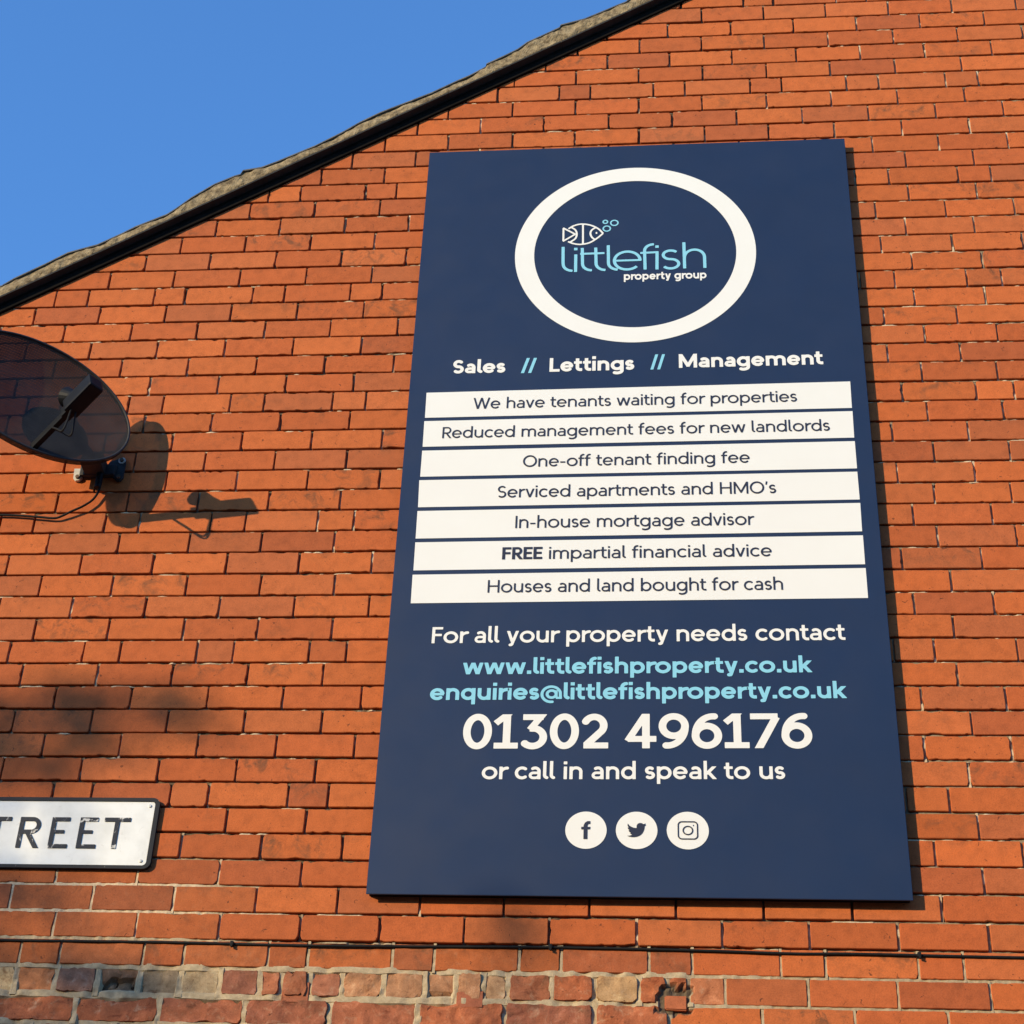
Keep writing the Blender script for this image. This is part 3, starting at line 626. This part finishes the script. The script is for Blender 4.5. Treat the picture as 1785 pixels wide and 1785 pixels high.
def sdf_fill(prims, step, pad=None):
    """fill polygons and outline segments of a union of strokes (marching squares on their distance field)"""
    pts = np.array([p for pr in prims for p in pr[0]]); hw = max(pr[1] for pr in prims)
    x0, y0 = pts.min(0)-hw-2*step; x1, y1 = pts.max(0)+hw+2*step
    nx, ny = int((x1-x0)/step)+2, int((y1-y0)/step)+2
    # keep exact horizontals off the sample lines
    X, Y = np.meshgrid(x0+step*np.arange(nx), y0+step*(np.arange(ny)+.37), indexing='ij')
    D = np.full(X.shape, 9.)
    for pl, hw, clip in prims:
        d = np.full(X.shape, 9.); n = len(pl)-1
        closed = n > 2 and math.dist(pl[0], pl[-1]) < 1e-6
        for i in range(n):
            ax, ay = pl[i]; bx, by = pl[i+1]; L = math.hypot(bx-ax, by-ay)
            if L < 1e-9: continue
            ux, uy = (bx-ax)/L, (by-ay)/L
            s = (X-ax)*ux+(Y-ay)*uy; q = np.abs((Y-ay)*ux-(X-ax)*uy)
            sc = np.clip(s, 0, L); cap = np.hypot(s-sc, q)-hw
            if i == 0 and not closed: cap = np.where(s < 0, np.maximum(q-hw, -s), cap)
            if i == n-1 and not closed: cap = np.where(s > L, np.maximum(q-hw, s-L), cap)
            if (i == 0 or i == n-1) and not closed:
                if i == 0: cap = np.maximum(cap, -s)
                if i == n-1: cap = np.maximum(cap, s-L)
            d = np.minimum(d, cap)
        if clip: d = np.maximum(d, np.maximum(clip[0]-Y, Y-clip[1]))
        D = np.minimum(D, d)
    D[np.abs(D) < 1e-7] = 1e-7
    ins = D < 0
    code = ins[:-1, :-1]*1+ins[1:, :-1]*2+ins[1:, 1:]*4+ins[:-1, 1:]*8
    def ex(i, j): t_ = D[i, j]/(D[i, j]-D[i+1, j]); return (X[i, j]+t_*step, Y[i, j])
    def ey(i, j): t_ = D[i, j]/(D[i, j]-D[i, j+1]); return (X[i, j], Y[i, j]+t_*step)
    polys = []
    for i in range(nx-1):                       # runs of full cells become one quad each
        full = code[i] == 15; j = 0
        for j0, j1 in _runs(full):
            polys.append([(X[i, j0], Y[i, j0]), (X[i+1, j0], Y[i, j0]), (X[i+1, j0], Y[i, j1-1]+step), (X[i, j0], Y[i, j1-1]+step)])
    loops = []
    for i, j in np.argwhere((code > 0) & (code < 15)):
        C = [(i, j), (i+1, j), (i+1, j+1), (i, j+1)]; pl = []; cut = []
        for k in range(4):
            a, b_ = C[k], C[(k+1) % 4]; da, db = D[a], D[b_]
            if da < 0: pl.append((X[a], Y[a]))
            if (da < 0) != (db < 0):
                f = da/(da-db); p = (X[a]+f*(X[b_]-X[a]), Y[a]+f*(Y[b_]-Y[a])); pl.append(p); cut.append((p, da < 0))
        if len(pl) > 2: polys.append(pl)
        if len(cut) == 2:
            loops.append((cut[0][0], cut[1][0]) if cut[0][1] else (cut[1][0], cut[0][0]))
    return polys, loops
def _runs(m):
    d = np.diff(np.concatenate(([0], m.astype(int), [0])))
    return list(zip(np.where(d == 1)[0], np.where(d == -1)[0]))
_gl = {}
def text_loops(text, t, step=.02, bold=None, slant=0, track=0):
    """all fill polygons and outline segments of a line, unscaled, starting at x = 0"""
    x = 0; groups = []; first = True; last_r = 0
    for i, c in enumerate(text):
        tt = t if bold is None or not bold(i) else bold(i)
        if c == ' ': x += .36+track; continue
        key = (c, tt)
        if key not in _gl:
            P, w = glyph(c, tt); _gl[key] = (sdf_fill(P, step), w)
        lp, w = _gl[key]; l, r = bearings(c, tt)
        if first: l = 0; first = False
        if i and text[i-1] == 'r' and c in 'tyvw': l += .055
        if i and text[i-1] == 't' and c in 'tyvw': l += .03
        x += l
        groups.append(([[(px+x, py) for px, py in q] for q in lp[0]], [[(px+x, py) for px, py in q] for q in lp[1]]))
        x += w+r+track; last_r = r+track
    return groups, x-last_r
# ---------------------------------------------------------------- lettering meshes
def lettering(text, x0, x1, zb0, zb1, cap, t, y, m, parent, bold=None, step=.02, squeeze=1.0, name='lettering'):
    g, W = text_loops(text, t, step, bold); V = []; F = []
    for pl, _ in g:
        for q in pl:
            b = len(V); V += [(x0+p[0]/W*(x1-x0), y, zb0+(zb1-zb0)*p[0]/W+p[1]*cap) for p in q]; F.append(tuple(range(b, b+len(q))))
    return obj(name, V, F, m, parent)
def strokes(prims, step, y, m, parent, name, thick=0):
    pl, lo = sdf_fill(prims, step); V = []; F = []
    for q in pl: b = len(V); V += [(p[0], y, p[1]) for p in q]; F.append(tuple(range(b, b+len(q))))
    for a, c in (lo if thick else []):
        b = len(V); V += [(a[0], y, a[1]), (c[0], y, c[1]), (c[0], y+thick, c[1]), (a[0], y+thick, a[1])]; F.append((b, b+1, b+2, b+3))
    return obj(name, V, F, m, parent)

# ---------------------------------------------------------------- the advertising board
FY = -.033
board = thing('sign_board', (1.93, 0, Z0+.13), 'tall navy property board with white ring, listed services and phone number', 'sign')
q = [(1.1775, 3.106), (2.683, 3.110), (2.6836, .131), (1.1845, .130)]
mb = MB(); bm = bmesh.new()
vs0 = [bm.verts.new((x, y, z)) for y in (FY, FY+.004) for x, z in q]
for f in ((0, 1, 2, 3), (7, 6, 5, 4), (0, 4, 5, 1), (1, 5, 6, 2), (2, 6, 7, 3), (3, 7, 4, 0)): bm.faces.new([vs0[i] for i in f])
bmesh.ops.recalc_face_normals(bm, faces=bm.faces[:]); bmesh.ops.bevel(bm, geom=bm.edges[:], offset=.0010, segments=2, affect='EDGES'); bm.verts.index_update()
panel = obj('panel', [v.co[:] for v in bm.verts], [[v.index for v in f.verts] for f in bm.faces], M_navy, board); bm.free()
fr = MB(); fr.prism([(1.1835, 3.100), (2.677, 3.104), (2.6776, .137), (1.1905, .136)], FY+.0042, -.003); fr.build('rear_frame', M_shade, board)  # frame coloured black to give the shade under the board's edge
y1, y2 = FY-.0012, FY-.0024
n = 128; cx, cz = 1.9310, 2.5728
V = [(cx+r*math.cos(2*math.pi*k/n), y1, cz+r*math.sin(2*math.pi*k/n)+.003*math.cos(2*math.pi*k/n)*-1) for r in (.4180, .3505) for k in range(n)]
obj('logo_ring', V, [(k, n+k, n+(k+1) % n, (k+1) % n) for k in range(n)], M_white, board)
# fish with bubbles
t = .0066/2
sp2 = lambda P, n=8: [(v.x, v.z) for v in spline([(x, 0, z) for x, z in P], n)]
fish = [(sp2([(1.6984, 2.6938), (1.7163, 2.7075), (1.7417, 2.7150), (1.773, 2.7095), (1.8016, 2.6915), (1.8205, 2.6672)]), t, None),
        (sp2([(1.698, 2.6310), (1.718, 2.6205), (1.7434, 2.6160), (1.7743, 2.6236), (1.8021, 2.6462), (1.8205, 2.6672)]), t, None),
        ([(1.6806, 2.6965), (1.6812, 2.6350)], t, None), ([(1.679, 2.6985), (1.7227, 2.6663)], t, None), ([(1.680, 2.6332), (1.7227, 2.6663)], t, None),
        (sp2([(1.7055, 2.7030), (1.7225, 2.6870), (1.7280, 2.6661), (1.7228, 2.6445), (1.7055, 2.6285)]), t, None),
        ([(1.7491, 2.7140), (1.7505, 2.6180)], t, None),
        (sp2([(1.7925, 2.6950), (1.7802, 2.6838), (1.7759, 2.6682), (1.7806, 2.6508), (1.7905, 2.6385)]), t, None),
        ([(1.7945, 2.6697), (1.800, 2.6697)], .0045, None)]
strokes(fish, .0012, y1, M_white, board, 'fish_emblem')
for x, z, r in ((1.8279, 2.7228, .0078), (1.8597, 2.7165, .0128), (1.8333, 2.6896, .0125)):
    strokes([(arc(x, z, r, r, 0, 360, 40), .0026, None)], .001, y1, M_cyan, board, 'bubble')
t = .0108/2
logo = [([(1.6812, 2.6062)]+[(1.6825, 2.53)]+arc(1.717, 2.522, .0335, .0315, 185, 268, 12), t, None),
        ([(1.7263, 2.5680), (1.7270, 2.4845)], t, None), ([(1.7258, 2.5880), (1.7257, 2.6000)], t*1.1, None),
        ([(1.7485, 2.5985), (1.7505, 2.524)]+arc(1.7842, 2.522, .0335, .0315, 185, 268, 12), t, None),
        ([(1.7955, 2.5985), (1.7975, 2.524)]+arc(1.8312, 2.522, .0335, .0315, 185, 268, 12), t, None),
        ([(1.7415, 2.5700), (1.8262, 2.5712)], t*.85, None),
        ([(1.8392, 2.6082), (1.8405, 2.526)]+arc(1.8735, 2.524, .033, .033, 185, 268, 12), t, None),
        (arc(1.9055, 2.5328, .0445, .0425, 2, 318, 44), t, None), ([(1.862, 2.5330), (1.9548, 2.5338)], t*.8, None),
        ([(1.9672, 2.4878), (1.9655, 2.578)]+arc(1.9965, 2.577, .031, .030, 176, 88, 12), t, None), ([(1.9505, 2.5670), (2.0140, 2.5690)], t*.85, None),
        ([(2.0088, 2.5715), (2.0080, 2.4868)], t, None), ([(2.0088, 2.5895), (2.0088, 2.6015)], t*1.1, None),
        (arc(2.0555, 2.5545, .0255, .0205, 40, 270, 22)+arc(2.0555, 2.5120, .0275, .0220, 90, -145, 24)[1:], t, None),
        ([(2.1030, 2.4885), (2.1018, 2.6130)], t, None), (arc(2.1375, 2.5400, .0345, .0365, 180, 0, 24)+[(2.1722, 2.4885)], t, None)]
strokes(logo, .0014, y1, M_cyan, board, 'lettering')
lettering('property group', 1.8942, 2.1769, 2.4412, 2.4400, .0362, .20, y1, M_white, board)
lettering('Sales', 1.3222, 1.4997, 2.0322, 2.0325, .0590, .205, y1, M_white, board)
lettering('Lettings', 1.6480, 1.9301, 2.0320, 2.0345, .0600, .205, y1, M_white, board)
lettering('Management', 2.0777, 2.5493, 2.0382, 2.0425, .0600, .205, y1, M_white, board)
for x0, x1, z0 in ((1.5526, 1.6049, 2.0285), (1.9834, 2.0323, 2.0335)):
    for d in (0, 1):
        xa = x0+d*(x1-x0)*.46; w_ = (x1-x0)*.20; lean = (x1-x0)*.34
        obj('slash_mark', [(xa, y1, z0), (xa+w_, y1, z0), (xa+w_+lean, y1, z0+.066), (xa+lean, y1, z0+.066)], [(0, 1, 2, 3)], M_cyan, board)
BARS = [((1.2396, 1.9503), (1.2411, 1.8425), (2.6313, 1.9665), (2.6297, 1.855)), ((1.2399, 1.8281), (1.2413, 1.7204), (2.6307, 1.8416), (2.6291, 1.7324)), ((1.2409, 1.7042), (1.2413, 1.5971), (2.63, 1.7181), (2.6299, 1.6085)),
        ((1.2394, 1.5829), (1.2423, 1.4742), (2.6299, 1.5954), (2.6302, 1.486)), ((1.2416, 1.4592), (1.2428, 1.351), (2.6309, 1.4726), (2.6294, 1.3636)), ((1.2429, 1.3363), (1.2441, 1.2286), (2.6308, 1.3484), (2.6301, 1.24)), ((1.2427, 1.2123), (1.2441, 1.1053), (2.6309, 1.2259), (2.6306, 1.1164))]
TXT = [('We have tenants waiting for properties', 1.3991, 2.4566, 1.8763, 1.8847, .0470), ('Reduced management fees for new landlords', 1.3032, 2.5548, 1.7542, 1.7616, .0468), ('One-off tenant finding fee', 1.5726, 2.2965, 1.6310, 1.6361, .0470),
       ("Serviced apartments and HMO's", 1.4955, 2.3743, 1.5080, 1.5137, .0472), ('In-house mortgage advisor', 1.5569, 2.3006, 1.3874, 1.3913, .0480), ('FREE impartial financial advice', 1.5200, 2.3514, 1.2672, 1.2718, .0465), ('Houses and land bought for cash', 1.4800, 2.3798, 1.1426, 1.1475, .0470)]
for (tl, bl, tr, br), (s, x0, x1, za, zb, cap) in zip(BARS, TXT):
    bar = obj('text_bar', [(bl[0], y1, bl[1]), (br[0], y1, br[1]), (tr[0], y1, tr[1]), (tl[0], y1, tl[1])], [(0, 1, 2, 3)], M_white, board)
    lettering(s, x0, x1, za, zb, cap, .126, y2, M_ink, bar, bold=(lambda i: .20 if i < 4 else .126) if s.startswith('FREE') else None)
lettering('For all your property needs contact', 1.3178, 2.5549, .9589, .9671, .0582, .160, y1, M_white, board)
lettering('www.littlefishproperty.co.uk', 1.4179, 2.4511, .8483, .8547, .0565, .195, y1, M_cyan, board)
lettering('enquiries@littlefishproperty.co.uk', 1.3247, 2.5455, .7586, .7665, .0565, .195, y1, M_cyan, board)
lettering('01302 496176', 1.4306, 2.4407, .5941, .6005, .1150, .188, y1, M_white, board, step=.012)
lettering('or call in and speak to us', 1.4921, 2.3581, .4935, .4995, .0570, .165, y1, M_white, board)
def disc(x, z, r):
    n = 48; return obj('icon_disc', [(x+r*math.cos(2*math.pi*k/n), y1, z+r*math.sin(2*math.pi*k/n)) for k in range(n)], [tuple(range(n))], M_white, board)
fm_ = [(1.8078, .3612), (1.7990, .3610), (1.7925, .3560), (1.7890, .3480), (1.7888, .3432), (1.7822, .3428), (1.7822, .3352), (1.7889, .3352), (1.7889, .3050), (1.8000, .3050), (1.7998, .3352), (1.8072, .3354), (1.8082, .3430), (1.7997, .3430), (1.7999, .3480), (1.8020, .3519), (1.8074, .3524)]
bird = [(1.9130, .3545), (1.9170, .3490), (1.9227, .3447), (1.9300, .3415), (1.9380, .3404), (1.9378, .3450), (1.9388, .3505), (1.9415, .3542), (1.9454, .3563), (1.9495, .3566), (1.9530, .3558), (1.9575, .3530), (1.9636, .3553), (1.9612, .3516), (1.9650, .3512), (1.9602, .3464), (1.9598, .3400), (1.9575, .3320), (1.9545, .3255), (1.9500, .3200), (1.9445, .3162), (1.9380, .3135), (1.9310, .3123), (1.9245, .3124), (1.9180, .3137), (1.9109, .3165), (1.9195, .3168), (1.9262, .3202), (1.9220, .3215), (1.9190, .3250), (1.9225, .3254), (1.9175, .3285), (1.9150, .3335), (1.9185, .3333), (1.9140, .3375), (1.9128, .3425), (1.9155, .3415), (1.9125, .3480)]
d = disc(1.7957, .3333, .0583); obj('symbol', [(x, y2, z) for x, z in fm_], [tuple(range(len(fm_)-1, -1, -1))], M_ink, d)
d = disc(1.9380, .3341, .0583); obj('symbol', [(x, y2, z) for x, z in bird], [tuple(range(len(bird)-1, -1, -1))], M_ink, d)
d = disc(2.0808, .3348, .0586)
cx, cz, hw, rr = 2.0810, .3348, .0268, .0105
sq = [p for (sx, sy, a0) in ((1, 1, 0), (-1, 1, 90), (-1, -1, 180), (1, -1, 270)) for p in arc(cx+sx*(hw-rr), cz+sy*(hw-rr), rr, rr, a0, a0+90, 8)]; sq.append(sq[0])
strokes([(sq, .0018, None), (arc(cx, cz-.0003, .0132, .0128, 0, 360, 40), .0018, None), ([(2.0953, .3500), (2.0977, .3500)], .0022, None)], .0006, y2, M_ink, d, 'symbol')

# ---------------------------------------------------------------- street name plate
plate = thing('street_sign', (.1, 0, Z0+.205), 'white street name plate with worn raised black letters and black border', 'street sign')
def rrect(x0, x1, z0, z1, r, n=7):
    return [p for (cx, cz, a0) in ((x1-r, z1-r, 0), (x0+r, z1-r, 90), (x0+r, z0+r, 180), (x1-r, z0+r, 270)) for p in arc(cx, cz, r, r, a0, a0+90, n)]
X0p, X1p, Zb, Zt = -.42, .5475, .2085, .4365
mb = MB(); mb.prism(rrect(X0p+.010, X1p-.012, Zb+.010, Zt-.010, .012), -.0105, -.002); mb.build('plate', M_enamel, plate)
o_ = rrect(X0p, X1p, Zb, Zt, .022); i_ = rrect(X0p+.011, X1p-.0135, Zb+.0105, Zt-.0115, .012); n = len(o_)
V = [(x, y, z) for L, y in ((o_, -.001), (o_, -.0115), (o_, -.0135), (i_, -.0135), (i_, -.0095)) for x, z in L]
F = [(a*n+(k+1) % n, a*n+k, (a+1)*n+k, (a+1)*n+(k+1) % n) for a in range(4) for k in range(n)]
obj('border', V, F, M_black, plate)
ht = .0119/2; ly = -.0130
def L_(*prims): strokes([(list(p), w, c) for p, w, c in prims], .0013, ly, M_wornblack, plate, 'letter', thick=.003)
zb, zt = .2718, .3712; bar_ = .0125/2
for x in (.0700, .4292):
    L_(([(x, zb), (x, zt)], .0068, None), ([(x-.039, zt-bar_), (x+.039, zt-bar_)], bar_, None))
for x in (.2322, .3172):
    L_(([(x+.0068, zb), (x+.0068, zt)], .0068, None), ([(x, zb+bar_), (x+.058, zb+bar_)], bar_, None), ([(x, zt-bar_), (x+.054, zt-bar_)], bar_, None), ([(x+.006, .3245), (x+.042, .3245)], bar_*.85, None))
x = .1360
L_(([(x+.0068, zb), (x+.0068, zt)], .0068, None), ([(x, zt-bar_), (x+.036, zt-bar_)]+arc(x+.038, zt-bar_-.0205, .0200, .0205, 88, -90, 18)+[(x, zt-bar_-.041)], bar_, None), ([(x+.026, .325), (x+.068, zb-.012)], .0070, (zb, .330)))
x = -.045
L_((arc(x+.03, zt-.006-.0215, .024, .0215, 35, 270, 20)+arc(x+.03, zb+.006+.022, .026, .0224, 90, -145, 20)[1:], .0064, None))
for x, z in ((.5185, .4105), (.5170, .2335)):
    mb = MB(); mb.tube([(x, -.0100, z), (x, -.0125, z), (x, -.0135, z)], [.0052, .0050, .003], 14); mb.build('screw', M_galv, plate)

# ---------------------------------------------------------------- satellite dish
C = np.array([.004, -.285, 1.759]); th_, el_, ra, rb, roll = .595, .018, .324, .213, -.180
N_ = np.array([math.sin(th_)*math.cos(el_), -math.cos(th_)*math.cos(el_), math.sin(el_)])
U_ = np.array([math.cos(th_), math.sin(th_), 0]); V_ = np.cross(N_, U_); V_ *= np.sign(V_[2])
U_, V_ = math.cos(roll)*U_+math.sin(roll)*V_, -math.sin(roll)*U_+math.cos(roll)*V_
dish = thing('satellite_dish', (.165, 0, Z0+1.66), 'black perforated satellite dish bolted to the brick wall below the verge', 'satellite dish')
DEP = .056; nr, na = 14, 72
V = [C-N_*DEP]; hol = [(0, 0, 0, 1)]
for i in range(1, nr+1):
    r = i/nr
    for k in range(na):
        a = 2*math.pi*k/na; V.append(C+ra*r*math.cos(a)*U_+rb*r*math.sin(a)*V_-N_*DEP*(1-r*r)); hol.append((ra*r*math.cos(a), rb*r*math.sin(a), 0, 1))
F = [(0, 1+k, 1+(k+1) % na) for k in range(na)]+[(1+(i-1)*na+k, 1+i*na+k, 1+i*na+(k+1) % na, 1+(i-1)*na+(k+1) % na) for i in range(1, nr) for k in range(na)]
for k in range(na):                                     # folded skirt behind the rim
    a = 2*math.pi*k/na; V.append(C+(ra+.003)*math.cos(a)*U_+(rb+.003)*math.sin(a)*V_-N_*.022); hol.append((a*.3, .03, 0, 1))
F += [(1+(nr-1)*na+k, 1+nr*na+k, 1+nr*na+(k+1) % na, 1+(nr-1)*na+(k+1) % na) for k in range(na)]
obj('reflector', V, F, M_mesh, dish, cols={'holes': hol}, smooth=False)
mb = MB(); mb.tube([C+ra*math.cos(2*math.pi*k/na)*U_+rb*math.sin(2*math.pi*k/na)*V_ for k in range(na+1)], .0042, 8, False); mb.build('rim', M_steel, dish, smooth=True)
Bc = C+.105*U_-.055*V_-N_*(DEP*.93+.008)
mb = MB(); nn = 40
V = [Bc-N_*y+r*(math.cos(2*math.pi*k/nn)*U_+math.sin(2*math.pi*k/nn)*V_*.8) for r, y in ((.115, 0), (.112, .012), (.03, .03)) for k in range(nn)]
mb.add(V, [tuple(range(nn))]+[(i*nn+k, i*nn+(k+1) % nn, (i+1)*nn+(k+1) % nn, (i+1)*nn+k) for i in range(2) for k in range(nn)]+[tuple(2*nn+k for k in range(nn-1, -1, -1))]); mb.build('back_plate', M_backing, dish)
A0, A1 = Vector((.018, -.262, 1.560)), Vector((.234, -.424, 1.667)); ad = (A1-A0).normalized(); side = ad.cross(Vector((0, 0, 1))).normalized(); upv = side.cross(ad)
ax = [ad, side, upv]; LA = (A1-A0).length
mb = MB(); mb.box(A0+ad*LA*.30, (LA*.62, .018, .026), ax, .002); mb.build('feed_arm', M_plastic, dish)
head = MB(); head.box(A0+ad*LA*.855+upv*.004, (LA*.46, .054, .056), ax, .007); head.box(A0+ad*LA*.60, (LA*.12, .034, .040), ax, .005); hd_ = head.build('receiver_head', M_plastic, dish)
mb = MB(); hx = A0+ad*LA*.74+upv*.030; to = (Vector(C+.0*U_)-hx).normalized()
mb.tube([hx-to*.02, hx+to*.012, hx+to*.045, hx+to*.05], [.022, .026, .035, .032], 20); mb.build('feed_horn', M_plastic, hd_, smooth=False)
mb = MB(); mb.tube([hx+to*.0505, hx+to*.053], [.031, .029], 20); mb.build('horn_cap', M_galv, hd_)
mb = MB(); mb.box(A0+ad*LA*.70-side*.0235+upv*.006, (.045, .0012, .016), ax); mb.build('white_label', M_white, hd_)
lp = MB(); b0 = A0+ad*LA*.62
for dd in (-.010, .010):
    lp.tube(spline([b0+side*dd+ad*.03, b0+side*dd-upv*.03+ad*.015, b0+side*dd*1.6-upv*.095-ad*.02, b0+side*dd-upv*.045-ad*.055, b0+side*dd*.6-upv*.012-ad*.075]), .0034, 8)
lp.build('cable_loop', M_cable, dish, smooth=True)
# wall bracket with three bolts, and the stub that carries the dish
mb = MB(); mb.prism([(.172, 1.660), (.190, 1.697), (.216, 1.706), (.240, 1.706), (.243, 1.690), (.243, 1.628), (.236, 1.616), (.222, 1.616), (.213, 1.626)], -.010, -.002); mb.build('wall_plate', M_steel, dish)
mb = MB(); mb.prism([(.071, 1.668), (.109, 1.668), (.103, 1.627), (.096, 1.618), (.083, 1.617), (.074, 1.626)], -.010, -.002); mb.build('wall_plate', M_galv, dish)
mb = MB(); mb.box((.155, -.012, 1.655), (.12, .02, .045), bev=.004); mb.box((.148, -.045, 1.66), (.07, .07, .05), bev=.004)
be = Vector(Bc)-Vector(N_)*.045; mb.tube([(.150, -.05, 1.66), (.135, -.09, 1.672), (.095, -.13, 1.70), be], .019, 14); mb.box(be, (.07, .05, .09), [Vector(U_), Vector(N_), Vector(V_)], .004); mb.build('mounting_arm', M_steel, dish)
mb = MB(); mb.tube([(.168, -.022, 1.64), (.168, -.022, 1.577)], .0115, 12); mb.build('cable_gland', M_plastic, dish)
for x, z, m in ((.2295, 1.698, M_galv), (.2295, 1.628, M_steel), (.0895, 1.6295, M_rust)):
    mb = MB(); mb.tube([(x, -.009, z), (x, -.0125, z)], .0125, 18); b_ = mb.build('washer', m if m is not M_rust else M_galv, dish)
    mb = MB(); mb.tube([(x, -.012, z), (x, -.0195, z)], .0072, 6); mb.build('bolt_head', M_rust, b_)
# cable dropping from the dish and running off along a mortar joint
cb = MB(); cb.tube(spline([(.1745, -.030, 1.600), (.1755, -.022, 1.578), (.169, -.018, 1.553), (.155, -.018, 1.527), (.128, -.019, 1.503), (.095, -.018, 1.485), (.066, -.014, 1.470), (.038, -.012, 1.462), (-.02, -.012, 1.468), (-.147, -.011, 1.478), (-.5, -.011, 1.480), (-.9, -.011, 1.479)], 7), .0040, 10)
tag(cb.build('aerial_cable', M_cable, smooth=True), 'black aerial cable curving down from the dish bracket and away along a joint', 'cable')
# long black cable clipped along the bed joint under the board
wc = thing('wall_cable', (0, 0, Z0-.012), 'long black cable clipped straight along the bed joint beneath the board', 'cable')
px = [-2.2, -1.2, -.5, .144, .55, .70, 1.0, 1.35, 1.703, 2.1, 2.36, 2.536, 2.963, 3.6, 4.6, 6.0]; pz = [-.014, -.014, -.013, -.013, -.0115, -.012, -.0145, -.012, -.0085, -.011, -.0155, -.0135, -.0165, -.014, -.015, -.014]
mb = MB(); mb.tube(spline([(a, -.0030, b) for a, b in zip(px, pz)], 8), .0040, 10); mb.build('cable', M_cable, wc, smooth=True)
for x, z in ((.815, -.0135), (1.703, -.0085), (2.690, -.0150), (-.1, -.0135)):
    mb = MB(); mb.box((x, -.006, z), (.010, .013, .0135), bev=.002); mb.tube([(x, -.008, z-.009), (x, -.015, z-.009)], .0032, 8); mb.build('clip', M_cable, wc)

# ---------------------------------------------------------------- tree on the far side of the street, whose crown dapples the lower left of the wall
S3 = np.array([1.03, 1.0, -.38])
tree = thing('street_tree', (-9.9, -10.6, 0), 'leafy street tree across the road whose crown shades the lower left bricks', 'tree')
mb = MB(); base = Vector((-9.9, -10.6, -.12)); fork = Vector((-9.8, -10.5, 3.6))
mb.tube(spline([base, base+Vector((.05, .05, 1.2)), base+Vector((.02, .1, 2.5)), fork], 4), [.24-.008*i for i in range(13)], 12)
SPOTS = [(.24, .71, .46, .14, 90), (.02, .60, .36, .16, 75), (-.45, .58, .42, .30, 360), (-1.1, .2, .6, .6, 700), (.10, -.18, .62, .15, 110), (-.05, .12, .30, .14, 45), (1.60, .04, .05, .07, 13), (.8, -.9, 1.3, .5, 700), (-.6, -.9, 1.0, .7, 700), (-1.6, -.2, .8, .8, 600)]
LV, LF = [], []
for (tx, tz, rx, rz, cnt) in SPOTS:
    s = 10.4; c = Vector((tx-1.03*s, -s, tz+.38*s+Z0)); mid = (fork+c)/2+Vector((0, 0, -.25))
    mb.tube(spline([fork-Vector((0, 0, .2)), mid, c], 4), [.07, .062, .055, .045, .035, .028, .022, .016, .010], 8)
    for i in range(cnt):
        a = rng.random()*6.283; r = math.sqrt(rng.random()); wx, wz = tx+rx*r*math.cos(a), tz+rz*r*math.sin(a); s = 10.4+rng.normal(0, .45)
        p = Vector((wx-1.03*s, -s, wz+.38*s+Z0)); d1 = Vector(rng.normal(size=3)).normalized(); d2 = d1.cross(Vector(rng.normal(size=3))).normalized(); L = .035+.02*rng.random()
        b = len(LV); LV += [p-d1*L*1.3, p-d2*L*.7, p+d1*L*1.3, p+d2*L*.7]; LF.append((b, b+1, b+2, b+3))
mb.build('trunk', M_bark, tree, smooth=True, local=True)
obj('crown', [v[:] for v in LV], LF, M_leaf, tree, local=True)
